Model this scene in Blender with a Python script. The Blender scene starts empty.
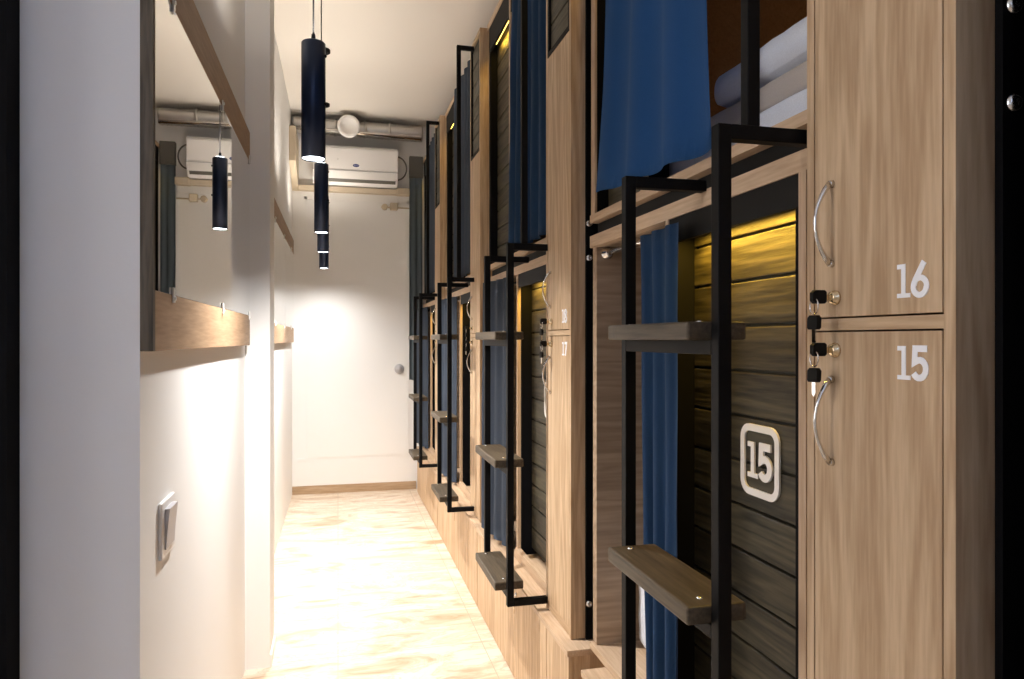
import bpy, bmesh, math, random
from mathutils import Vector, Matrix, noise
random.seed(7)
C = bpy.context.scene.collection
PI = math.pi
WL = {}                      # world location of every thing / part origin

# ------------------------------------------------------------------ materials
def nodes_of(name):
    m = bpy.data.materials.new(name); m.use_nodes = True
    nt = m.node_tree
    return m, nt, nt.nodes['Principled BSDF']

def plain(name, col, rough=.5, metal=0., bump=0., bscale=200., emit=None, estr=0., spec=None):
    m, nt, b = nodes_of(name)
    b.inputs['Base Color'].default_value = (*col, 1)
    b.inputs['Roughness'].default_value = rough
    b.inputs['Metallic'].default_value = metal
    if spec is not None: b.inputs['Specular IOR Level'].default_value = spec
    if emit:
        b.inputs['Emission Color'].default_value = (*emit, 1)
        b.inputs['Emission Strength'].default_value = estr
    tc = nt.nodes.new('ShaderNodeTexCoord')
    n = nt.nodes.new('ShaderNodeTexNoise'); n.inputs['Scale'].default_value = bscale
    n.inputs['Detail'].default_value = 3
    nt.links.new(tc.outputs['Object'], n.inputs['Vector'])
    if bump:
        bp = nt.nodes.new('ShaderNodeBump'); bp.inputs['Strength'].default_value = bump
        bp.inputs['Distance'].default_value = .002
        nt.links.new(n.outputs['Fac'], bp.inputs['Height'])
        nt.links.new(bp.outputs['Normal'], b.inputs['Normal'])
    return m

def wood(name, axis, dark, light, rough=.5, fine=1., bump=.15, rings=.5, contrast=(.2, .8)):
    """axis = grain direction: 0 X, 1 Y, 2 Z"""
    m, nt, b = nodes_of(name); L = nt.links.new
    tc = nt.nodes.new('ShaderNodeTexCoord')
    oi = nt.nodes.new('ShaderNodeObjectInfo')
    off = nt.nodes.new('ShaderNodeVectorMath'); off.operation = 'MULTIPLY_ADD'
    cmb = nt.nodes.new('ShaderNodeCombineXYZ')
    for i in range(3): L(oi.outputs['Random'], cmb.inputs[i])
    L(cmb.outputs[0], off.inputs[0]); off.inputs[1].default_value = (7, 11, 5)
    L(tc.outputs['Object'], off.inputs[2])
    sc = [1, 1, 1]; sc[axis] = .07
    def mp(k):
        mn = nt.nodes.new('ShaderNodeMapping')
        mn.inputs['Scale'].default_value = [s * k for s in sc]
        L(off.outputs[0], mn.inputs['Vector']); return mn
    # fine streaks
    n1 = nt.nodes.new('ShaderNodeTexNoise'); n1.inputs['Scale'].default_value = 160 * fine
    n1.inputs['Detail'].default_value = 5; L(mp(1).outputs[0], n1.inputs['Vector'])
    # broad cathedral figure
    n2 = nt.nodes.new('ShaderNodeTexNoise'); n2.inputs['Scale'].default_value = 9
    n2.inputs['Detail'].default_value = 2; n2.inputs['Distortion'].default_value = .6
    L(mp(1.6).outputs[0], n2.inputs['Vector'])
    mul = nt.nodes.new('ShaderNodeMath'); mul.operation = 'MULTIPLY'; mul.inputs[1].default_value = 34
    L(n2.outputs['Fac'], mul.inputs[0])
    sn = nt.nodes.new('ShaderNodeMath'); sn.operation = 'SINE'; L(mul.outputs[0], sn.inputs[0])
    ma = nt.nodes.new('ShaderNodeMath'); ma.operation = 'MULTIPLY_ADD'
    L(sn.outputs[0], ma.inputs[0]); ma.inputs[1].default_value = .18 * rings
    L(n1.outputs['Fac'], ma.inputs[2])
    cr = nt.nodes.new('ShaderNodeValToRGB')
    cr.color_ramp.elements[0].position = contrast[0]; cr.color_ramp.elements[0].color = (*dark, 1)
    cr.color_ramp.elements[1].position = contrast[1]; cr.color_ramp.elements[1].color = (*light, 1)
    L(ma.outputs[0], cr.inputs['Fac']); L(cr.outputs['Color'], b.inputs['Base Color'])
    b.inputs['Roughness'].default_value = rough
    b.inputs['Specular IOR Level'].default_value = .3
    if bump:
        bp = nt.nodes.new('ShaderNodeBump'); bp.inputs['Strength'].default_value = bump
        bp.inputs['Distance'].default_value = .002
        L(ma.outputs[0], bp.inputs['Height']); L(bp.outputs['Normal'], b.inputs['Normal'])
    return m

def marble(name):
    m, nt, b = nodes_of(name); L = nt.links.new
    tc = nt.nodes.new('ShaderNodeTexCoord')
    mp = nt.nodes.new('ShaderNodeMapping'); mp.inputs['Rotation'].default_value = (0, 0, .5)
    mp.inputs['Scale'].default_value = (1, 3.2, 1); L(tc.outputs['Object'], mp.inputs['Vector'])
    n = nt.nodes.new('ShaderNodeTexNoise'); n.inputs['Scale'].default_value = 2.6
    n.inputs['Detail'].default_value = 9; n.inputs['Roughness'].default_value = .62; n.inputs['Distortion'].default_value = 1.5
    L(mp.outputs[0], n.inputs['Vector'])
    cr = nt.nodes.new('ShaderNodeValToRGB'); e = cr.color_ramp.elements
    e[0].position = .30; e[0].color = (.46, .30, .18, 1); e[1].position = .58; e[1].color = (.77, .68, .57, 1)
    x = e.new(.43); x.color = (.62, .48, .35, 1); x = e.new(.49); x.color = (.74, .635, .515, 1)
    x = e.new(.515); x.color = (.60, .46, .33, 1); x = e.new(.54); x.color = (.75, .65, .53, 1)
    L(n.outputs['Fac'], cr.inputs['Fac'])
    br = nt.nodes.new('ShaderNodeTexBrick')          # large-format tile joints
    br.offset = 0; br.inputs['Scale'].default_value = 1; br.inputs['Mortar Size'].default_value = .0018
    br.inputs['Brick Width'].default_value = .6; br.inputs['Row Height'].default_value = .6
    L(tc.outputs['Object'], br.inputs['Vector'])
    mx = nt.nodes.new('ShaderNodeMix'); mx.data_type = 'RGBA'
    L(br.outputs['Fac'], mx.inputs['Factor']); L(cr.outputs['Color'], mx.inputs[6]); mx.inputs[7].default_value = (.45, .36, .27, 1)
    L(mx.outputs[2], b.inputs['Base Color'])
    b.inputs['Roughness'].default_value = .32
    return m

def fabric(name, col, sheen=.06):
    m, nt, b = nodes_of(name); L = nt.links.new
    tc = nt.nodes.new('ShaderNodeTexCoord')
    n = nt.nodes.new('ShaderNodeTexNoise'); n.inputs['Scale'].default_value = 500
    L(tc.outputs['Object'], n.inputs['Vector'])
    cr = nt.nodes.new('ShaderNodeValToRGB')
    cr.color_ramp.elements[0].color = (*[c * .82 for c in col], 1); cr.color_ramp.elements[1].color = (*[min(1, c * 1.18) for c in col], 1)
    L(n.outputs['Fac'], cr.inputs['Fac']); L(cr.outputs['Color'], b.inputs['Base Color'])
    b.inputs['Roughness'].default_value = .85; b.inputs['Sheen Weight'].default_value = sheen
    b.inputs['Specular IOR Level'].default_value = .2
    return m

OAK_D, OAK_L = (.43, .285, .165), (.62, .45, .285)
M = dict(
    oak_z=wood('oak_vertical', 2, OAK_D, OAK_L, rings=1.15),
    oak_y=wood('oak_along', 1, OAK_D, OAK_L),
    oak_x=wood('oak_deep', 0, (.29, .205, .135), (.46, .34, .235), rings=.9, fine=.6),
    edge=wood('oak_edging', 1, (.44, .30, .19), (.62, .46, .315), bump=.05),
    edge_z=wood('oak_edging_upright', 2, (.44, .30, .19), (.62, .46, .315), bump=.05),
    stain_y=wood('stained_pine', 1, (.016, .0135, .008), (.080, .068, .040), rings=1.0, bump=.5, fine=.8, contrast=(.2, .85)),
    stain_z=wood('stained_pine_upright', 2, (.045, .036, .026), (.15, .12, .085), rings=1.4, bump=.4),
    tread=wood('stained_tread', 1, (.038, .028, .018), (.105, .080, .052), rings=.6, bump=.3),
    trim=wood('mirror_trim_wood', 1, (.28, .175, .10), (.42, .28, .17), rings=.4),
    cabin=wood('cabin_lining', 1, (.24, .125, .05), (.36, .20, .08), rings=.5),
    black=plain('black_steel', (.0025, .0025, .003), .55, bump=.05, spec=.14),
    dark=plain('black_board', (.006, .0055, .005), .7, spec=.2),
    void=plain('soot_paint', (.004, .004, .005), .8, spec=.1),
    wall=plain('wall_paint', (.86, .855, .845), .75, bump=.12, bscale=120),
    ceil=plain('ceiling_paint', (.86, .82, .77), .8, bump=.08, bscale=60),
    beige=plain('beige_plastic', (.62, .53, .40), .6),
    white=plain('white_plastic', (.80, .79, .78), .35),
    acw=plain('ac_plastic', (.88, .87, .87), .35),
    grey=plain('grey_plastic', (.45, .44, .46), .4),
    numw=plain('white_vinyl', (.93, .94, .98), .5),
    plaque=plain('white_acrylic', (.82, .80, .78), .4),
    chrome=plain('chrome', (.75, .73, .70), .12, 1.),
    brass=plain('warm_nickel', (.72, .58, .38), .18, 1.),
    zinc=plain('zinc_bolt', (.75, .77, .80), .25, 1.),
    foil=plain('aluminium_duct', (.62, .60, .57), .38, 1., bump=.6, bscale=40),
    mirror=plain('mirror_silver', (.93, .93, .92), .0, 1.),
    clip=plain('clear_clip', (.85, .85, .82), .15),
    blue=fabric('blue_curtain_fabric', (.026, .115, .32)),
    navyblue=fabric('navy_curtain_fabric', (.028, .075, .17)),  # same blue fabric, with the shade on these curtains put into the colour
    pale=fabric('grey_blue_fabric', (.17, .215, .255)),
    slate=fabric('slate_curtain_fabric', (.085, .108, .150)),
    sheet=fabric('white_cotton', (.70, .74, .82), .1),
    grey_fab=fabric('oat_cotton', (.47, .42, .38), .1),
    navy=plain('pendant_paint', (.014, .028, .070), .30, .45),  # black tube with the blue daylight sheen tinted into its colour
    lamp=plain('lamp_lens', (.9, .9, .9), .5, emit=(.85, .93, 1.), estr=14),
    led=plain('led_tape', (.9, .8, .5), .5, emit=(1., .62, .10), estr=9),
    logo=plain('logo_blue', (.03, .05, .20), .4),
    floor=marble('marble_tile'),
    skirting=wood('skirting_tile', 0, (.36, .24, .14), (.52, .38, .25), bump=.0),
    vent=plain('grey_vent_paint', (.12, .115, .10), .6),
)

# ------------------------------------------------------------------ mesh helpers
def nb(): return bmesh.new()
def box(bm, x0, x1, y0, y1, z0, z1, bev=0.):
    xs, ys, zs = sorted((x0, x1)), sorted((y0, y1)), sorted((z0, z1))
    v = [bm.verts.new((x, y, z)) for x in xs for y in ys for z in zs]
    fs = [bm.faces.new([v[i] for i in q]) for q in
          ((0, 1, 3, 2), (4, 6, 7, 5), (0, 4, 5, 1), (2, 3, 7, 6), (0, 2, 6, 4), (1, 5, 7, 3))]
    if bev:
        es = list({e for f in fs for e in f.edges})
        bmesh.ops.bevel(bm, geom=es, offset=bev, segments=2, profile=.5, affect='EDGES')
    return bm
def B(*a, **k): return box(nb(), *a, **k)
def frame_of(d):
    d = d.normalized(); up = Vector((0, 0, 1)) if abs(d.z) < .9 else Vector((1, 0, 0))
    a = d.cross(up).normalized(); return a, d.cross(a).normalized()
def tube(bm, pts, r, n=12, cap=True):
    pts = [Vector(p) for p in pts]
    rr = r if isinstance(r, (list, tuple)) else [r] * len(pts)
    rings = []; a = None
    for i, p in enumerate(pts):
        d = (pts[min(i + 1, len(pts) - 1)] - pts[max(i - 1, 0)]).normalized()
        if a is None: a, b = frame_of(d)
        else:
            a = (a - d * a.dot(d)).normalized(); b = d.cross(a)
        rings.append([bm.verts.new(p + (a * math.cos(2 * PI * k / n) + b * math.sin(2 * PI * k / n)) * rr[i]) for k in range(n)])
    for q, w in zip(rings, rings[1:]):
        for k in range(n):
            f = bm.faces.new((q[k], q[(k + 1) % n], w[(k + 1) % n], w[k])); f.smooth = True
    if cap:
        bm.faces.new(rings[0]); bm.faces.new(rings[-1][::-1])
    return bm
def lathe(bm, c, axis, prof, n=24):
    """prof = [(distance along axis, radius)]"""
    c = Vector(c); d = Vector(axis).normalized(); a, b = frame_of(d); rings = []
    for t, r in prof:
        rings.append([bm.verts.new(c + d * t + (a * math.cos(2 * PI * k / n) + b * math.sin(2 * PI * k / n)) * max(r, 1e-4)) for k in range(n)])
    for q, w in zip(rings, rings[1:]):
        for k in range(n):
            f = bm.faces.new((q[k], q[(k + 1) % n], w[(k + 1) % n], w[k])); f.smooth = True
    bm.faces.new(rings[0]); bm.faces.new(rings[-1][::-1])
    return bm
def prism(bm, poly, ex):
    """poly = list of 3-D points, extruded by vector ex"""
    ex = Vector(ex); a = [bm.verts.new(p) for p in poly]; b = [bm.verts.new(Vector(p) + ex) for p in poly]
    bm.faces.new(a); bm.faces.new(b[::-1]); n = len(a)
    for i in range(n): bm.faces.new((a[i], b[i], b[(i + 1) % n], a[(i + 1) % n]))
    return bm
def finish(bm):
    bmesh.ops.recalc_face_normals(bm, faces=bm.faces)
def link(name, bm, mat, origin):
    finish(bm)
    bmesh.ops.translate(bm, verts=bm.verts, vec=-Vector(origin))
    me = bpy.data.meshes.new(name); bm.to_mesh(me); bm.free()
    me.materials.append(mat)
    o = bpy.data.objects.new(name, me); C.objects.link(o); return o
def part(name, bm, mat, parent, label=None):
    w = WL[parent]; o = link(name, bm, mat, w); o.parent = parent; WL[o] = w
    if label: o['label'] = label
    return o
def thing(name, label, cat, loc, group=None):
    o = bpy.data.objects.new(name, None); C.objects.link(o); o.empty_display_size = .05
    o.location = loc; WL[o] = Vector(loc); o['label'] = label; o['category'] = cat
    if group: o['group'] = group
    return o
def solo(name, bm, mat, label, cat, loc, group=None):
    o = link(name, bm, mat, loc); o.location = loc; WL[o] = Vector(loc)
    o['label'] = label; o['category'] = cat
    if group: o['group'] = group
    return o
def struct(name, bm, mat, label=None):
    o = link(name, bm, mat, (0, 0, 0)); o['kind'] = 'structure'; WL[o] = Vector((0, 0, 0))
    if label: o['label'] = label
    return o

# -------- digits: strokes in a unit-high box, laid on a plane facing -X
def ribbon(pts, w, closed=False):
    P = [Vector(p) for p in pts]; n = len(P); L, R = [], []
    for i in range(n):
        if closed: a, b = P[(i - 1) % n], P[(i + 1) % n]; pa, pb = (P[i] - a).normalized(), (b - P[i]).normalized()
        else:
            pa = (P[i] - P[i - 1]).normalized() if i else (P[1] - P[0]).normalized()
            pb = (P[i + 1] - P[i]).normalized() if i < n - 1 else pa
        t = (pa + pb).normalized(); nn = Vector((-t.y, t.x)); k = max(.5, nn.dot(Vector((-pa.y, pa.x))))
        L.append(P[i] + nn * w / 2 / k); R.append(P[i] - nn * w / 2 / k)
    qs = []
    for i in range(n if closed else n - 1):
        j = (i + 1) % n; qs.append([L[i], L[j], R[j], R[i]])
    return qs
def arc(cx, cy, rx, ry, a0, a1, n=16):
    return [(cx + rx * math.cos(math.radians(a0 + (a1 - a0) * i / n)), cy + ry * math.sin(math.radians(a0 + (a1 - a0) * i / n))) for i in range(n + 1)]
def glyph(ch, w=.16):
    if ch == '1': return ([[Vector(p) for p in q] for q in
        ([(.20, .1), (.36, .1), (.36, 1), (.20, 1)], [(.04, .86), (.20, .86), (.20, 1), (.04, 1)], [(.04, 0), (.54, 0), (.54, .13), (.04, .13)])], .58)
    if ch == '5': return (ribbon([(.56, .925), (.13, .925), (.11, .53)] + arc(.29, .335, .235, .26, 118, -150), w), .62)
    if ch == '6': return (ribbon([(.47, 1.0), (.30, .74), (.15, .50), (.095, .34)], w) + ribbon(arc(.32, .30, .24, .25, 0, 360, 24)[:-1], w * .9, True), .64)
    if ch == '7': return (ribbon([(.05, .925), (.52, .925), (.24, 0)], w), .58)
    if ch == '8': return (ribbon(arc(.31, .27, .23, .20, 0, 360, 20)[:-1], w, True) + ribbon(arc(.31, .72, .20, .20, 0, 360, 20)[:-1], w, True), .62)
def digits(text, x, yc, z0, h, depth=.0015, w=.19):
    """front surface at x-depth; reads along -Y"""
    bm = nb(); gl = [glyph(c, w) for c in text]; tot = sum(g[1] for g in gl); u = -tot / 2
    for qs, adv in gl:
        for j, q in enumerate(qs):
            prism(bm, [(x, yc - (u + p.x) * h, z0 + p.y * h) for p in q], (-depth - .00003 * j, 0, 0))
        u += adv
    return bm

# ------------------------------------------------------------------ the room
CE, YB = 3.16, 6.22
struct('floor', B(-2.6, 3.0, -1.9, YB + .1, -.08, 0), M['floor'], 'cream and tan veined marble floor tiles')
struct('ceiling', B(-2.6, 3.0, -1.9, YB + .1, CE, CE + .08), M['ceil'], 'plain warm cream ceiling')
struct('wall_back', B(-.7, 3.0, YB, YB + .1, 0, CE), M['wall'], 'white end wall of the corridor')
bm = nb()
box(bm, -.55, -.355, 1.437, 2.965, 0, CE)
box(bm, -.55, -.372, 3.16, YB, 0, CE)
struct('wall_left', bm, M['wall'], 'white left corridor wall')
struct('trim_1', B(-.55, -.262, 2.965, 3.16, 0, CE), M['wall'], 'white pilaster standing out between the two mirrors')
struct('trim_2', B(-1.0, -.552, 1.39, 1.45, 0, CE), M['void'], 'black door jamb at the left edge')
bm = nb(); box(bm, -2.6, -1.0, 1.40, 1.5, 0, CE); box(bm, -2.7, -2.6, -1.8, .4, 0, CE); box(bm, -2.7, -2.6, 1.3, 1.5, 0, CE); box(bm, -2.7, -2.6, .4, 1.3, 0, 1.0); box(bm, -2.7, -2.6, .4, 1.3, 2.6, CE)
struct('wall_near_left', bm, M['wall'])
struct('wall_right', B(3.0, 3.1, -1.9, YB + .1, 0, CE), M['wall'])
struct('wall_near_right', B(.68, 3.0, -.7, .565, 0, CE), M['void'])  # added unseen black block, keeps light off the nearest locker's side
bm = nb()                                     # the wall behind the viewer, with a high daylight window
box(bm, -2.7, -1.3, -1.9, -1.8, 0, CE); box(bm, .7, 3.1, -1.9, -1.8, 0, CE)
box(bm, -1.3, .7, -1.9, -1.8, 0, 1.9); box(bm, -1.3, .7, -1.9, -1.8, 3.0, CE)
struct('wall_rear', bm, M['wall'])
struct('baseboard_back', B(-.372, .66, YB - .012, YB, 0, .068), M['skirting'], 'tan tile skirting along the end wall')
struct('baseboard_left', B(-.262, -.256, 2.965, 3.16, 0, .05), M['white'])

# flush access door in the end wall
bm = nb(); x0, x1, z0, z1 = -.275, .60, .30, 2.50
for a in ((x0, x1, z1 - .02, z1), (x0, x0 + .02, z0, z1), (x1 - .02, x1, z0, z1), (x0 - .06, x0 + .02, z0 - .02, z0)):
    box(bm, a[0], a[1], YB - .006, YB, a[2], a[3])
d = struct('door_1', bm, M['wall'], 'flush white door in the end wall')
part('door_leaf', B(x0 + .024, x1 - .024, YB - .004, YB, z0 + .002, z1 - .024), M['wall'], d)
k = nb(); lathe(k, (.515, YB, 1.045), (0, -1, 0), [(0, .04), (.012, .042), (.018, .036), (.019, .02), (.03, .016), (.032, .0)], 24)
part('door_knob', k, M['grey'], d, 'round grey knob')

# ------------------------------------------------------------------ end wall fittings
t = thing('air_conditioner', 'white split air conditioner high on the end wall under the duct', 'air conditioner', (.145, YB, 2.60))
bm = nb(); prof = [(YB, 2.60), (YB - .13, 2.585), (YB - .185, 2.63), (YB - .205, 2.70), (YB - .20, 2.88), (YB - .17, 2.905), (YB, 2.905)]
prism(bm, [(-.20, y, z) for y, z in prof], (.69, 0, 0)); bmesh.ops.bevel(bm, geom=list(bm.edges), offset=.008, segments=2, affect='EDGES')
part('casing', bm, M['acw'], t)
bm = nb(); prism(bm, [(-.13, YB - .207, 2.688), (-.13, YB - .188, 2.628), (-.13, YB - .178, 2.634), (-.13, YB - .197, 2.690)], (.60, 0, 0))
part('louvre', bm, M['white'], t)
bm = nb(); prism(bm, [(-.13, YB - .187, 2.626), (-.13, YB - .168, 2.604), (-.13, YB - .16, 2.61), (-.13, YB - .178, 2.632)], (.60, 0, 0))
part('air_outlet', bm, M['vent'], t)
bm = nb(); box(bm, -.20, .49, YB - .2085, YB - .20, 2.693, 2.697); part('panel_seam', bm, M['grey'], t)
bm = nb(); lathe(bm, (.145, YB - .2005, 2.738), (0, -1, 0), [(0, .026), (.004, .026), (.0045, .024)], 28)
for v in bm.verts: v.co.z = 2.738 + (v.co.z - 2.738) * .5
e = part('emblem', bm, M['logo'], t, 'small blue oval emblem')
bm = nb()
for i in range(5):
    xx = .128 + i * .0078
    box(bm, xx, xx + .004, YB - .2060, YB - .2045, 2.7365, 2.7395)
part('emblem_lettering', bm, M['white'], e)
part('indicator', lathe(nb(), (.0, YB - .2, 2.785), (0, -1, 0), [(0, .008), (.004, .008), (.005, .004)], 12), M['white'], t)

t = thing('ventilation_duct', 'silver foil ventilation duct running along the ceiling over the air conditioner', 'duct', (.1, YB - .12, 3.06))
bm = nb(); n = 60; pts = [(-.36 + i * 1.06 / n, YB - .12, 3.07 - .012 * i / n) for i in range(n + 1)]
tube(bm, pts, [.066 + (.003 if i % 2 else 0) for i in range(n + 1)], 20); part('pipe', bm, M['foil'], t)
for xx in (-.20, -.02, .22, .42):
    bm = nb(); tube(bm, [(xx - .012, YB - .12, 3.065), (xx + .012, YB - .12, 3.065)], .0725, 20); part('pipe_clamp', bm, M['foil'], t)
bm = nb(); tube(bm, [(-.36, YB - .235, 3.012), (.68, YB - .235, 2.985)], .016, 10); part('side_pipe', bm, M['chrome'], t, 'thin shiny side pipe')
bm = nb(); lathe(bm, (.085, YB - .12, 3.05), (0, -1, -.10), [(0, .066), (.14, .066), (.15, .088), (.185, .09), (.195, .082), (.196, .062), (.185, .058), (.19, .0)], 32)
part('air_valve', bm, M['acw'], t, 'round white air valve')

t = thing('cable_trunking', 'beige plastic trunking bending round under the air conditioner', 'trunking', (-.3, YB, 2.55))
bm = nb(); prism(bm, [(-.371, 5.80, 2.97), (-.371, YB - .001, 2.97), (-.371, YB - .001, 2.545), (-.371, 5.80, 2.70)], (.05, 0, 0))
box(bm, -.321, -.235, YB - .07, YB - .001, 2.545, 2.585)
part('upright_channel', bm, M['beige'], t)
part('level_channel', B(-.235, .598, YB - .07, YB - .001, 2.545, 2.585), M['beige'], t)
part('end_block', B(.49, .60, YB - .075, YB - .001, 2.54, 2.60, bev=.006), M['beige'], t)
t = thing('junction_box', 'pair of small beige junction boxes on a cable under the trunking', 'junction box', (.47, YB, 2.44))
part('casing', B(.435, .50, YB - .045, YB, 2.415, 2.475, bev=.005), M['beige'], t)
part('socket', lathe(nb(), (.39, YB, 2.44), (0, -1, 0), [(0, .026), (.03, .026), (.034, .018)], 16), M['beige'], t)
part('cable', tube(nb(), [(.36, YB - .008, 2.44), (.60, YB - .008, 2.438)], .006, 8), M['beige'], t)
bm = nb(); tube(bm, [(.485, YB - .09, 2.86)] + [(.485 + .085 * math.sin(a), YB - .09, 2.76 + .10 * math.cos(a)) for a in [i * PI / 14 for i in range(1, 14)]] + [(.485, YB - .09, 2.655)], .006, 8)
solo('power_cable', bm, M['vent'], 'dark cable looping out of the right end of the air conditioner', 'cable', (.5, YB - .09, 2.66))
t = thing('vent_box', 'dark grey box on the end wall above the narrow slate curtain', 'box', (.67, YB, 2.70))
part('casing', B(.600, .716, YB - .05, YB, 2.70, 2.885, bev=.004), M['vent'], t)
part('cover_plate', B(.610, .706, YB - .054, YB - .05, 2.713, 2.872), M['vent'], t)

# ------------------------------------------------------------------ curtains
def curtain(name, mat, label, path, z0, z1, amp, waves, topw=1., group='bunk curtains', botlift=0., seed=0, tw=.004, piv=1., gk=.8):
    """path: two (x,y) ends at the hem; topw <1 gathers the top about the second end"""
    rnd = random.Random(seed); (xa, ya), (xb, yb) = path
    nu, nv = waves * 14, 22; ph = [rnd.uniform(.8, 1.25) for _ in range(waves + 2)]
    nrm = Vector((-(yb - ya), xb - xa, 0)).normalized()
    if nrm.x > 0: nrm = -nrm
    bm = nb(); grid = []
    for j in range(nv + 1):
        v = j / nv; row = []; w = topw + (1 - topw) * (1 - v) ** gk
        for i in range(nu + 1):
            u = i / nu; s = piv + (u - piv) * w
            k = u * waves; f = math.sin(2 * PI * k + .5 * math.sin(2.2 * v + seed)) * ph[int(k)]
            f = math.copysign(abs(f) ** .75, f)
            a = amp * (.7 + .3 * (1 - v)) * (.8 + .2 * math.sin(3 * v + k))
            p = Vector((xa + (xb - xa) * s, ya + (yb - ya) * s, z0 + (z1 - z0) * v + (botlift * (1 - u) + .002 * math.sin(2 * PI * k + 1)) * (1 - v)))
            row.append(bm.verts.new(p + nrm * (a * f + .25 * amp * noise.noise((u * 5, v * 4, seed * 3.1)))))
        grid.append(row)
    for j in range(nv):
        for i in range(nu):
            bm.faces.new((grid[j][i], grid[j][i + 1], grid[j + 1][i + 1], grid[j + 1][i]))
    bmesh.ops.solidify(bm, geom=list(bm.faces), thickness=tw)
    for f in bm.faces: f.smooth = True
    loc = ((xa + xb) / 2, (ya + yb) / 2, z0)
    t = thing(name, label, 'curtain', loc, group)
    part('drape', bm, mat, t)
    return t

curtain('hanging_curtain', M['pale'], 'narrow slate curtain hanging on the end wall below the dark box', ((.600, YB - .03), (.712, YB - .03)), .95, 2.70, .012, 2, seed=4, group=None)

# ------------------------------------------------------------------ the bays
Y0S = [.668, 2.048, 3.468, 4.89]
WHERE = ['nearest the viewer', 'second along the corridor', 'third along the corridor', 'at the far end of the corridor']
BAYN = ['first and nearest bay', 'second bay', 'third bay', 'farthest bay']
XL = .685

def door_handle(parent, y, z0, z1, x):
    bm = nb(); n = 12; pts = []
    for i in range(n + 1):
        a = i / n; pts.append((x - .004 - .024 * math.sin(PI * a) ** .8, y, z0 + (z1 - z0) * a))
    tube(bm, pts, [.0026 + .0022 * abs(2 * i / n - 1) ** 3 for i in range(n + 1)], 10)
    for z in (z0, z1): lathe(bm, (x, y, z), (-1, 0, 0), [(0, .0055), (.005, .005), (.007, .003)], 12)
    part('handle', bm, M['chrome'], parent, 'curved chrome pull handle')
def door_lock(parent, y, z, x):
    bm = nb(); lathe(bm, (x, y, z), (-1, 0, 0), [(0, .0105), (.003, .0105), (.004, .0085), (.009, .008), (.0095, .004), (.0096, 0)], 20)
    part('lock', bm, M['brass'], parent, 'round nickel lock')

def key_head(bm, c, dirv, w=.020, h=.020, th=.0075):
    """rounded plastic bow, centre c, blade leaving along dirv"""
    d = Vector(dirv).normalized(); s = Vector((0, 0, 1)) if abs(d.z) < .7 else Vector((0, 1, 0))
    nrm = d.cross(s).normalized(); pts = []
    for (u, v) in ((-.5, -.3), (-.3, -.5), (.36, -.5), (.5, -.36), (.5, .36), (.36, .5), (-.3, .5), (-.5, .3)):
        pts.append(Vector(c) + d * (u * h) + s * (v * w) - nrm * th / 2)
    prism(bm, pts, nrm * th)
def key_set(y, z, label, group):
    t = thing('key_set', label, 'keys', (XL - .006, y, z), group)
    c = (XL - .028, y + .001, z + .001)
    bm = nb(); key_head(bm, c, (1, 0, .0), .019, .022); part('key_bow', bm, M['dark'], t, 'black plastic key head in the lock')
    part('key_blade', B(XL - .019, XL - .0085, y - .0015, y + .0015, z - .004, z + .004), M['brass'], t)
    bm = nb(); rc = Vector((XL - .034, y + .002, z - .012)); n = 20
    tube(bm, [rc + Vector((0, math.cos(2 * PI * i / n) * .009, math.sin(2 * PI * i / n) * .011)) for i in range(n)] + [rc + Vector((0, .009, 0))], .0009, 6, cap=False)
    part('key_ring', bm, M['chrome'], t)
    bm = nb(); key_head(bm, (XL - .034, y + .002, z - .035), (0, .05, -1), .021, .020); part('spare_key_bow', bm, M['dark'], t, 'black plastic head of the hanging spare key')
    bm = nb(); prism(bm, [(XL - .035, y - .002, z - .044), (XL - .035, y + .006, z - .044), (XL - .035, y + .006, z - .062), (XL - .035, y + .002, z - .066), (XL - .035, y - .002, z - .06)], (.0018, 0, 0))
    part('spare_key_blade', bm, M['chrome'], t)
    return t

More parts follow.
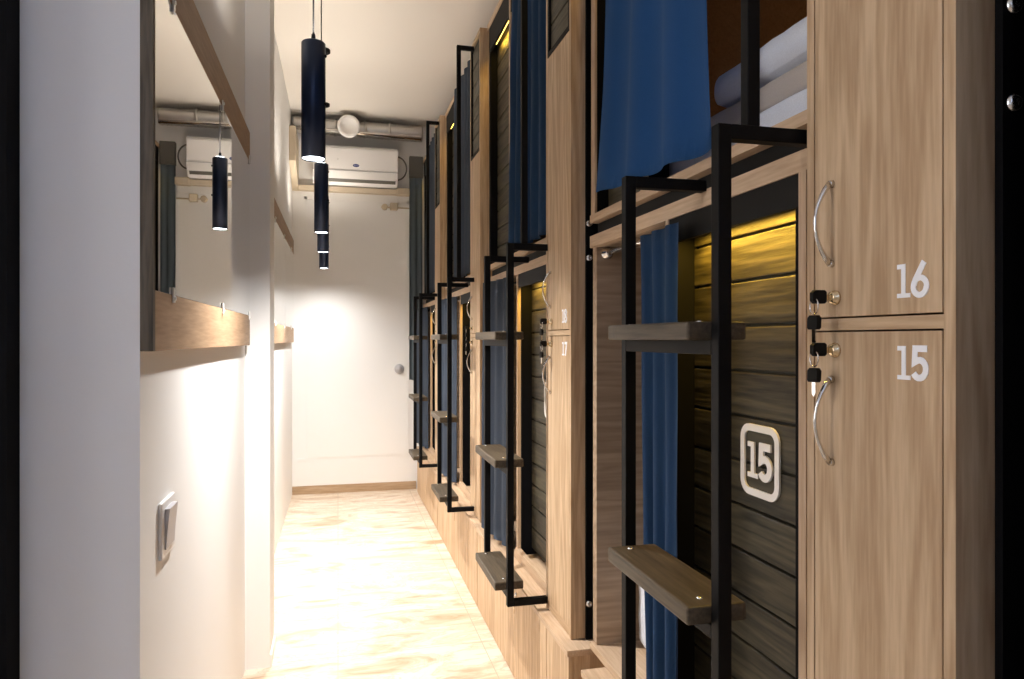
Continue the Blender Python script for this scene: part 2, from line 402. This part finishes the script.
NUM = [('16', '15'), ('18', '17'), None, None]
def locker(i):
    y = Y0S[i]; nums = NUM[i]
    lab = ['oak locker numbered 16 over 15 at the right edge', 'oak locker numbered 18 over 17 beside the second ladder',
           'unnumbered slim oak locker between the second and third curtained openings', 'farthest slim oak locker, next to the ladder by the end wall'][i]
    t = thing('locker', lab, 'locker', (.95, y + .133, .39), 'oak lockers between the sleeping pods')
    x0, x1 = XL, 1.25; ya, yb = y, y + .265; zt = 2.85
    bm = nb(); box(bm, x0, x1, ya, ya + .0165, .392, zt); part('side_panel', bm, M['oak_z'], t)
    bm = nb(); box(bm, x0, x1, yb - .016, yb, .392, zt); part('side_panel', bm, M['oak_z'], t)
    bm = nb(); box(bm, x0 + .004, x1, ya + .0165, yb - .016, .392, .42); part('bottom_panel', bm, M['oak_y'], t)
    bm = nb(); box(bm, x0 + .0005, x1, ya + .0165, yb - .016, 1.313, 1.3295); part('shelf', bm, M['oak_y'], t)
    bm = nb(); box(bm, x0, x1, ya + .0165, yb - .016, zt - .02, zt); part('top_panel', bm, M['oak_y'], t)
    bm = nb(); box(bm, x1 - .01, x1, ya + .0165, yb - .016, .42, zt - .02); part('back_panel', bm, M['dark'], t)
    for q, (z0, z1) in enumerate(((1.332, 2.243), (.424, 1.3105))):
        dr = part('door', B(x0, x0 + .018, ya + .019, yb - .0185, z0, z1, bev=.0008), M['oak_z'], t,
                  ('upper' if q == 0 else 'lower') + (' door numbered ' + nums[q] if nums else ' plain oak door'))
        if q == 0: door_handle(dr, ya + .209, 1.408, 1.522, x0); door_lock(dr, ya + .201, 1.359, x0)
        else: door_handle(dr, ya + .209, 1.125, 1.243, x0); door_lock(dr, ya + .201, 1.285, x0)
        if nums: part('number', digits(nums[q], x0, ya + .063, 1.352 if q == 0 else 1.250, .042, .0008), M['numw'], dr, 'white number ' + nums[q])
    bm = nb(); z = 2.262
    while z < zt - .03:
        box(bm, x0 + .008, x0 + .02, ya + .030, yb - .030, z, min(z + .088, zt - .022), bev=.003); z += .092
    box(bm, x0 + .02, x0 + .026, ya + .0165, yb - .016, 2.25, zt - .02)
    part('plank_inset', bm, M['stain_y'], t, 'dark stained plank panel above the doors')
    bm = nb()
    for (a, b, c, e) in ((ya + .0165, yb - .016, 2.246, 2.262), (ya + .0165, ya + .030, 2.262, zt - .02), (yb - .030, yb - .016, 2.262, zt - .02)):
        box(bm, x0, x0 + .02, a, b, c, e)
    part('inset_frame', bm, M['dark'], t)
    if i < 3:
        for q, z in enumerate((1.359, 1.285)):
            if i == 0: l = 'black headed keys in the ' + ('upper lock, on the door numbered 16' if q == 0 else 'lower lock, on the door numbered 15')
            elif i == 1: l = 'black headed keys in the ' + ('upper lock, on the door numbered 18' if q == 0 else 'lower lock, on the door numbered 17')
            else: l = 'tiny dark keys in the ' + ('upper' if q == 0 else 'lower') + ' lock of the third locker along'
            key_set(y + .201, z, l, 'keys in the locker locks')

def base_unit(i):
    y = Y0S[i]; a, b = y - .07, y + 1.19
    if i == 0: a = y
    elif i < 3: b = Y0S[i + 1] - .076
    else: a = y - .0705
    lab = ['low oak base cabinet under the nearest sleeping pod, running out of the bottom edge', 'low oak base cabinet below the second ladder, its near end in view',
           'low oak base cabinet under the third sleeping pod', 'low oak base cabinet next to the end wall'][i]
    t = thing('base_cabinet', lab, 'cabinet', (.95, (a + b) / 2, 0), 'oak base cabinets along the floor')
    part('carcass', B(.674, 1.3, a + .004, b - .004, 0, .37), M['oak_z'], t)
    part('top_board', B(.650, 1.3, a, b, .371, .390, bev=.0015), M['edge'], t)
    xs = [a + .004, y + .165, y + .60, b - .004]
    for p, q in zip(xs, xs[1:]):
        part('door', B(.656, .674, p + .002, q - .002, .004, .368, bev=.001), M['oak_z'], t)
    if i in (1, 2):
        k = thing('key_set', 'small keys dangling from the base cabinet under the %s ladder' % ('second' if i == 1 else 'third'), 'keys', (.652, y + .56, .33), 'keys on the base cabinets')
        part('lock_plate', lathe(nb(), (.656, y + .56, .335), (-1, 0, 0), [(0, .009), (.006, .008), (.008, .003)], 14), M['chrome'], k)
        bm = nb(); n = 14; rc = Vector((.646, y + .56, .318))
        tube(bm, [rc + Vector((0, math.cos(2 * PI * j / n) * .008, math.sin(2 * PI * j / n) * .014)) for j in range(n + 1)], .001, 6, cap=False)
        part('key_ring', bm, M['chrome'], k)
        bm = nb(); prism(bm, [(.645, y + .553, .305), (.645, y + .567, .305), (.645, y + .565, .285), (.645, y + .562, .265), (.645, y + .557, .265), (.645, y + .555, .285)], (.002, 0, 0))
        part('key', bm, M['brass'], k)

def planks(y0, y1, z0, z1, x, h=.089):
    bm = nb(); z = z0
    while z < z1 - .01:
        box(bm, x, x + .012, y0, y1, z + .0025, min(z + h - .0025, z1), bev=.0025); z += h
    box(bm, x + .012, x + .016, y0, y1, z0, z1)
    return bm
def led(parent, y0, y1, z, x, power):
    part('led_strip', B(x, x + .008, y0, y1, z, z + .004), M['led'], parent, 'glowing yellow light strip')
    L = bpy.data.lights.new('led_strip_light', 'AREA'); L.shape = 'RECTANGLE'; L.size = .010; L.size_y = (y1 - y0)
    L.energy = power; L.color = (1., .60, .07)
    o = bpy.data.objects.new('led_strip_light', L); C.objects.link(o); o.location = (x + .004, (y0 + y1) / 2, z - .002)
def lower_pod(i):
    y = Y0S[i]
    t = thing('sleeping_pod', ['lower sleeping pod behind the plaque numbered 15', 'lower sleeping pod with the plaque numbered 17', 'lower sleeping pod between the third and fourth oak lockers from the viewer',
              'lower sleeping pod closest to the end wall'][i], 'sleeping pod', (1.7, y + .79, .39), 'lower sleeping pods')
    ya, yb = y + .268, (y + 1.31 if i == 0 else y + 1.412 if i < 3 else 6.205)
    part('bed_base', B(.72, 2.7, ya, yb, .392, .412), M['edge'], t)
    part('end_wall', B(.73, 2.7, yb - .030, yb, .412, 1.569), M['oak_x'], t)
    part('side_wall', B(.80, 2.7, ya, ya + .018, .412, 1.569), M['oak_x'], t)
    part('head_wall', B(2.68, 2.7, ya + .018, yb - .03, .412, 1.569), M['cabin'], t)
    part('pod_ceiling', B(.745, 2.7, ya, yb, 1.570, 1.585), M['oak_x'], t)
    part('top_rail', B(.72, .745, ya, yb, 1.569, 1.603), M['edge'], t)
    part('support_beam', B(.745, .80, ya, yb, 1.59, 1.641), M['dark'], t)
    pn = y + .80
    part('frame_strip', B(.72, .80, ya + .047, ya + .066, .412, 1.569), M['edge_z'], t)
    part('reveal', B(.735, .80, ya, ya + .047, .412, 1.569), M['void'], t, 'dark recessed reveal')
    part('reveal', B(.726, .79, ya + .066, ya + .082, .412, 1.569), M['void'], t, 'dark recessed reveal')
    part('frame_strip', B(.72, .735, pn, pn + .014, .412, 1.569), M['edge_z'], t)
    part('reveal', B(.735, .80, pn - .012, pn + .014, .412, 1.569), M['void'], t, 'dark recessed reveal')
    part('sill', B(.715, .735, ya + .05, pn + .014, .412, .437), M['edge'], t)
    part('header', B(.724, .736, ya + .066, pn, 1.515, 1.569), M['dark'], t, 'black header board over the planks')
    part('plank_panel', planks(ya + .082, pn - .012, .437, 1.569, .778), M['stain_y'], t, 'dark stained horizontal planks')
    led(t, ya + .10, pn - .05, 1.528, .7375, [2.5, 1.6, 1.2, .9][i])
    bm = nb(); tube(bm, [(.762, pn + .02, 1.552), (.762, yb - .03, 1.552)], .008, 12)
    part('curtain_rod', bm, M['chrome'], t)
    bm = nb(); lathe(bm, (.762, yb - .03, 1.552), (0, -1, 0), [(0, .019), (.004, .019), (.006, .014), (.02, .0125), (.021, .009)], 20)
    part('rod_socket', bm, M['chrome'], t)
def upper_pod(i):
    y = Y0S[i]
    t = thing('sleeping_pod', ['upper sleeping pod with white bedding showing above the first ladder', 'upper sleeping pod above the plaque numbered 17', 'upper sleeping pod above the third ladder from the viewer',
              'upper sleeping pod above the ladder by the end wall'][i], 'sleeping pod', (1.7, y + .79, 1.642), 'upper sleeping pods')
    ya, yb = y + .268, (y + 1.31 if i == 0 else y + 1.412 if i < 3 else 6.205); zt = 2.86
    part('bed_platform', B(.72, 2.7, ya, yb, 1.642, 1.664), M['edge'], t)
    part('end_wall', B(.78, 2.7, yb - .030, yb, 1.664, zt), M['oak_x'], t)
    if i == 0: part('frame_strip', B(.724, .731, yb - .030, yb, 1.664, zt - .03), M['edge_z'], t)
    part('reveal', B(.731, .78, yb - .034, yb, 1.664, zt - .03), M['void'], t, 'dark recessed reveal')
    part('side_wall', B(.73, 2.7, ya, ya + .018, 1.664, zt), M['edge_z'], t)
    part('head_wall', B(2.68, 2.7, ya + .018, yb - .03, 1.664, zt), M['cabin'], t)
    part('pod_ceiling', B(.745, 2.7, ya + .018, yb - .03, zt - .015, zt), M['cabin'], t)
    part('top_rail', B(.72, .745, ya, yb, zt - .03, zt), M['edge'], t)
    pn = y + .95
    part('frame_strip', B(.72, .735, pn - .014, pn, 1.664, zt - .03), M['edge_z'], t)
    part('header', B(.724, .736, ya + .018, yb - .03, 2.715, zt - .03), M['dark'], t, 'black header board')
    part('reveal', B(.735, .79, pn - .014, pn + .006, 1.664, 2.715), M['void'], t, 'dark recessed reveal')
    part('plank_panel', planks(pn + .006, yb - .034, 1.664, zt - .03, .764), M['stain_y'], t, 'dark stained horizontal planks')
    led(t, pn + .02, yb - .10, 2.728, .7375, [.8, .6, .4, .2][i])
    part('cabin_lining', B(.80, 2.68, yb - .036, yb - .03, 1.664, zt - .02), M['cabin'], t, 'orange brown wood lining inside the pod')

def ladder(i):
    y = Y0S[i]; x = .556; s = .011
    yn, yf = [(.957, 1.305), (2.30, 2.672), (3.625, 3.995), (4.93, 5.30)][i]
    lab = ['black steel ladder with brown treads, the large one nearest the viewer', 'black steel ladder with brown treads in front of the pod numbered 17',
           'third black steel ladder counted from the viewer', 'small farthest black steel ladder beside the end wall'][i]
    t = thing('ladder', lab, 'ladder', (x, (yn + yf) / 2, .39), 'black steel bunk ladders')
    zt, zb = 1.620, .4135
    def bar(n, *a): part(n, B(*a, bev=.0015), M['black'], t)
    bar('upright', x - s, x + s, yn - s, yn + s, zb, zt)
    bar('upright', x - s, x + s, yf - s, yf + s, .464, zt)
    bar('top_arm', x + s, .7195 if i == 0 else (.7195 if yn > y + .28 else .684), yn - s, yn + s, zt - 2 * s, zt)
    bar('top_arm', x + s, .7195, yf - s, yf + s, zt - 2 * s, zt)
    bar('bottom_arm', x + s, .7145 if yn > y + .28 else .684, yn - s, yn + s, zb, zb + 2 * s)
    for z in (1.327, .899, .490):
        bar('rung', x - s, x + s, yn + s, yf - s, z - .028 - .022, z - .028)
        tr = part('tread', B(.507, .606, yn + s + .001, yf - s - .001, z - .028, z, bev=.004), M['tread'], t, 'brown stained wooden tread')
        for yy in (yn + .045, yf - .035):
            part('screw', lathe(nb(), (.545, yy, z - .001), (0, 0, 1), [(0, .006), (.002, .006), (.0035, .003)], 10), M['zinc'], tr)
    g = part('grab_rail', B(.594, .615, yn - s + .001, yn + s - .001, zt, 2.815, bev=.0015), M['black'], t, 'tall black grab rail')
    part('grab_rail_arm', B(.615, .7195 if yn > y + .28 else .684, yn - s + .001, yn + s - .001, 2.794, 2.815, bev=.0015), M['black'], g)

def post(i):
    y = Y0S[i]; a, b = y - .012, y - .002
    lab = ['black steel post at the right edge with two shiny bolts', 'black steel post in the gap right of the locker numbered 17',
           'black steel post in the gap before the third locker', 'black steel post in the gap before the farthest locker'][i]
    t = thing('steel_post', lab, 'post', (.77, (a + b) / 2, 0), 'steel posts between the bays')
    part('upright', B(.738 if i == 0 else .730, .90 if i == 0 else .80, a, b, 0 if i == 0 else .392, 2.86), M['void'], t)
    for z in ((1.683, 1.571) if i == 0 else (1.651, 1.547, .50)):
        bm = nb(); xx = .7525 if i == 0 else .739
        lathe(bm, (xx, a, z), (0, -1, 0), [(0, .0105), (.002, .0105), (.006, .008), (.0075, .0045), (.0055, .003), (.005, 0)], 16)
        part('bolt', bm, M['zinc'], t, 'shiny domed bolt head')

def plaque(i):
    y = Y0S[i]; n = NUM[i][1]; x = .7775; yc, zc, w, h, r, th = y + .528, 1.069, .126, .137, .022, .0135
    t = thing('number_plaque', 'white outlined plaque with the number ' + n + ' on dark planks', 'sign', (x, yc, zc - h / 2), 'number plaques')
    pts = []
    for cx, cy, a0 in ((1, 1, 0), (-1, 1, 90), (-1, -1, 180), (1, -1, 270)):
        pts += [((w / 2 - th / 2 - r) * cx + r * math.cos(math.radians(a0 + k * 15)), (h / 2 - th / 2 - r) * cy + r * math.sin(math.radians(a0 + k * 15))) for k in range(7)]
    bm = nb()
    for q in ribbon(pts, th, True): prism(bm, [(x, yc - p.x, zc + p.y) for p in q], (-.004, 0, 0))
    bmesh.ops.remove_doubles(bm, verts=bm.verts, dist=1e-5)
    part('outline', bm, M['plaque'], t)
    part('number', digits(n, x, yc, zc - .034, .068, .004, .21), M['plaque'], t)

for i in range(4):
    locker(i); base_unit(i); lower_pod(i); upper_pod(i); ladder(i)
    if i < 2: post(i)
for i in (0, 1): plaque(i)

# curtains of the pods
curtain('curtain', M['blue'], 'bright blue curtain gathered aside on the nearest upper pod', ((.682, Y0S[0] + 1.15), (.697, Y0S[0] + .560)), 1.664, 2.80, .008, 3, topw=.82, seed=1, botlift=.032, piv=.72, gk=4)
curtain('curtain', M['navyblue'], 'blue curtain gathered narrow in the lower pod behind the nearest ladder', ((.699, Y0S[0] + .850), (.684, Y0S[0] + .685)), .425, 1.545, .012, 3, topw=1.4, seed=2)
for i, lab in ((1, 'dark blue curtain closing the upper pod above the second ladder'), (2, 'slate blue curtain on the upper pod above the third ladder'), (3, 'slate blue curtain on the farthest upper pod')):
    curtain('curtain', M['navyblue'] if i == 1 else M['slate'], lab, ((.700, Y0S[i] + .86), (.702, Y0S[i] + .30)), 1.668, 2.83, .016, 5, topw=.85 if i == 1 else 1, seed=10 + i)
for i, lab in ((1, 'slate blue curtain drawn across the lower pod behind the second ladder'), (2, 'slate blue curtain on the lower pod behind the third ladder'), (3, 'slate blue curtain on the lower pod behind the ladder by the end wall')):
    curtain('curtain', M['slate'], lab, ((.664, Y0S[i] + 1.25), (.705, Y0S[i] + .86)), .415, 1.565, .014, 4, topw=1.0, seed=20 + i)

# bedding
y = Y0S[0]
def soft_slab(x0, x1, y0, y1, z0, z1, r, wr, seed):
    bm = nb(); nx, ny, nz = 22, 22, 6; idx = {}
    bmesh.ops.create_cube(bm, size=1)
    bmesh.ops.subdivide_edges(bm, edges=list(bm.edges), cuts=14, use_grid_fill=True)
    for v in bm.verts:
        p = Vector((x0 + (v.co.x + .5) * (x1 - x0), y0 + (v.co.y + .5) * (y1 - y0), z0 + (v.co.z + .5) * (z1 - z0)))
        q = Vector((min(max(p.x, x0 + r), x1 - r), min(max(p.y, y0 + r), y1 - r), min(max(p.z, z0 + r), z1 - r)))
        d = p - q
        if d.length > 1e-6: p = q + d.normalized() * r
        if p.z > z0 + r * .6: p.z += wr * noise.noise((p.x * 9, p.y * 9, seed)) + wr * .5 * noise.noise((p.x * 25, p.y * 25, seed + 5))
        p.x += wr * .6 * noise.noise((p.y * 14, p.z * 14, seed + 9))
        v.co = p
    for f in bm.faces: f.smooth = True
    return bm
t = thing('mattress', 'mattress with oat cover over a white sheet in the nearest upper pod', 'mattress', (1.6, y + .78, 1.664))
part('under_sheet', soft_slab(.805, 2.6, y + .295, y + 1.25, 1.665, 1.75, .012, .002, 1), M['sheet'], t, 'white lower sheet')
part('cover', soft_slab(.812, 2.6, y + .295, y + 1.25, 1.748, 1.805, .015, .003, 2), M['grey_fab'], t, 'oat coloured mattress cover')
solo('duvet', soft_slab(.815, 1.7, y + .295, y + .80, 1.812, 1.900, .043, .006, 3), M['sheet'], 'white folded duvet on the mattress in the nearest upper pod', 'duvet', (1.2, y + .5, 1.80))
solo('mattress', soft_slab(.84, 2.6, y + .30, y + 1.26, .413, .655, .03, .006, 7), M['sheet'], 'white sheeted mattress glimpsed in the lower pod behind the nearest ladder', 'mattress', (1.7, y + .78, .413))

# ------------------------------------------------------------------ mirrors on the left wall
def mirror(label, xw, y0, y1, clips, stile):
    t = thing('wall_mirror', label, 'mirror', (xw, (y0 + y1) / 2, 1.278), 'wall mirrors in wooden rails')
    g = part('glass', B(xw, xw + .0215, y0 + .019, y1, 1.393, 1.991), M['mirror'], t, 'mirror glass')
    part('lower_rail', B(xw, xw + .022, y0 + (.018 if stile else 0), y1, 1.278, 1.392, bev=.001), M['trim'], t)
    part('upper_rail', B(xw, xw + .022, y0 + (.018 if stile else 0), y1, 1.992, 2.105, bev=.001), M['trim'], t)
    if stile: part('end_board', B(xw, xw + .022, y0, y0 + .018, 1.278, 2.9), M['stain_z'], t, 'grey brown upright end board')
    for yy in clips:
        for z, sgn in ((1.392, 1), (1.992, -1)):
            bm = nb(); box(bm, xw + .0222, xw + .0262, yy - .008, yy + .008, z - .016, z + .016, bev=.0015)
            lathe(bm, (xw + .026, yy, z - .007 * sgn), (1, 0, 0), [(0, .005), (.003, .004)], 10)
            part('clip', bm, M['clip'], t, 'clear plastic mirror clip')
mirror('large wall mirror reflecting the air conditioner, left of the pilaster', -.355, 1.437, 2.93, (1.60, 2.25, 2.90), True)
mirror('far wall mirror beyond the pilaster, seen almost edge on', -.372, 3.30, 6.05, (3.6, 4.3, 5.0, 5.7), False)

t = thing('light_switch', 'white rocker light switch on the left wall below the mirror', 'light switch', (-.355, 1.632, .907))
part('plate', B(-.355, -.347, 1.572, 1.692, .849, .966, bev=.003), M['white'], t)
bm = nb(); prism(bm, [(-.347, 1.594, .866), (-.344, 1.594, .866), (-.342, 1.594, .900), (-.337, 1.594, .950), (-.347, 1.594, .950)], (0, .076, 0))
part('rocker', bm, M['grey'], t, 'grey rocker')

# ------------------------------------------------------------------ pendant lamps
UP = 15  # energy of the added upward fill that brightens the ceiling
PX = [(-.074, 2.29), (-.085, 3.86), (-.093, 4.72), (-.108, 5.80)]
PL = ['large black tube pendant lamp, the nearest in the row', 'second black tube pendant lamp, just below and behind the nearest one',
      'third black tube pendant lamp along the row', 'smallest black tube pendant lamp, the farthest in the row']
for i, (px, py) in enumerate(PX):
    zb, L = 1.86, .358; r = .0365
    t = thing('pendant_lamp', PL[i], 'pendant lamp', (px, py, zb), 'black tube pendant lamps')
    bm = nb(); lathe(bm, (px, py, zb), (0, 0, 1), [(.012, r - .003), (0, r - .002), (0, r), (L, r), (L + .003, r - .003), (L + .003, .0)], 40)
    part('tube', bm, M['navy'], t)
    bm = nb(); lathe(bm, (px, py, zb + .003), (0, 0, 1), [(0, r - .003), (.008, r - .003)], 32); part('lens', bm, M['lamp'], t, 'glowing white lens')
    bm = nb(); lathe(bm, (px, py, zb + L + .0035), (0, 0, 1), [(0, .024), (.003, .024)], 28); part('upper_lens', bm, M['lamp'], t)  # glowing disc added on top to go with the upward fill
    bm = nb(); lathe(bm, (px, py, zb + L + .003), (0, 0, 1), [(0, .008), (.025, .006), (.03, .003)], 14); part('cord_grip', bm, M['black'], t)
    bm = nb(); tube(bm, [(px, py, zb + L + .03), (px, py, CE - .02)], .0028, 8); part('cord', bm, M['void'], t)
    bm = nb(); lathe(bm, (px, py, CE), (0, 0, -1), [(0, .045), (.018, .045), (.024, .035), (.025, 0)], 28); part('ceiling_rose', bm, M['black'], t)
    bm = nb()
    for z in (.17, .318): lathe(bm, (px + r * .93, py - r * .3, zb + z), (1, -.3, 0), [(-.003, .005), (.004, .005), (.006, .003)], 10)
    part('thumb_screw', bm, M['black'], t)
    S = bpy.data.lights.new('pendant_beam', 'SPOT'); S.energy = [155, 135, 135, 38][i]; S.color = (1., .97, .94); S.spot_size = math.radians([140, 150, 160, 160][i]); S.spot_blend = 1.; S.shadow_soft_size = .03
    o = bpy.data.objects.new('pendant_beam', S); C.objects.link(o); o.location = (px, py, zb - .004)
    S = bpy.data.lights.new('pendant_upward_beam', 'SPOT'); S.energy = UP; S.color = (1., .90, .77); S.spot_size = math.radians(170); S.spot_blend = 1.; S.shadow_soft_size = .05  # added fill aimed upward to lift the ceiling and upper walls
    o = bpy.data.objects.new('pendant_upward_beam', S); C.objects.link(o); o.location = (px, py, zb + L + .012); o.rotation_euler = (PI, 0, 0)

# ------------------------------------------------------------------ daylight, added side fill, reading lamp, world
A = bpy.data.lights.new('window_daylight', 'AREA'); A.shape = 'RECTANGLE'; A.size = 2.0; A.size_y = 1.1; A.energy = 170; A.color = (.40, .58, 1.)
o = bpy.data.objects.new('window_daylight', A); C.objects.link(o); o.location = (-.3, -1.78, 2.45); o.rotation_euler = (PI / 2, 0, PI); o.rotation_euler = (-PI / 2, 0, 0)
A2 = bpy.data.lights.new('side_window_daylight', 'AREA'); A2.shape = 'RECTANGLE'; A2.size = 1.6; A2.size_y = .9; A2.energy = 24; A2.color = (1., .95, .92)  # added fill from the left, brightens the nearest locker front
o = bpy.data.objects.new('side_window_daylight', A2); C.objects.link(o); o.location = (-2.58, .85, 1.8); o.rotation_euler = (0, -PI / 2, 0)
Pn = bpy.data.lights.new('reading_lamp', 'POINT'); Pn.energy = 2.0; Pn.color = (1., .66, .28); Pn.shadow_soft_size = .06
o = bpy.data.objects.new('reading_lamp', Pn); C.objects.link(o); o.location = (2.3, Y0S[0] + .7, 2.6)
w = bpy.data.worlds.new('World'); bpy.context.scene.world = w; w.use_nodes = True
bg = w.node_tree.nodes['Background']; bg.inputs[0].default_value = (.70, .80, 1., 1); bg.inputs[1].default_value = .6

# ------------------------------------------------------------------ camera
cam = bpy.data.cameras.new('Camera'); cam.sensor_width = 36; cam.lens = 711 / 1024 * 36; cam.clip_start = .02
o = bpy.data.objects.new('Camera', cam); C.objects.link(o)
o.location = (0, 0, 1.3); o.rotation_euler = (PI / 2, 0, -math.atan((512 - 338) / 711))
sc = bpy.context.scene; sc.camera = o
vs = sc.view_settings; vs.view_transform = 'Standard'; vs.look = 'None'; vs.gamma = 1; vs.exposure = .16; vs.use_curve_mapping = False
sc.cycles.max_bounces = 12; sc.cycles.diffuse_bounces = 6; sc.cycles.glossy_bounces = 6; sc.cycles.use_denoising = True
sc.cycles.sample_clamp_indirect = 6; sc.cycles.caustics_reflective = False; sc.cycles.caustics_refractive = False
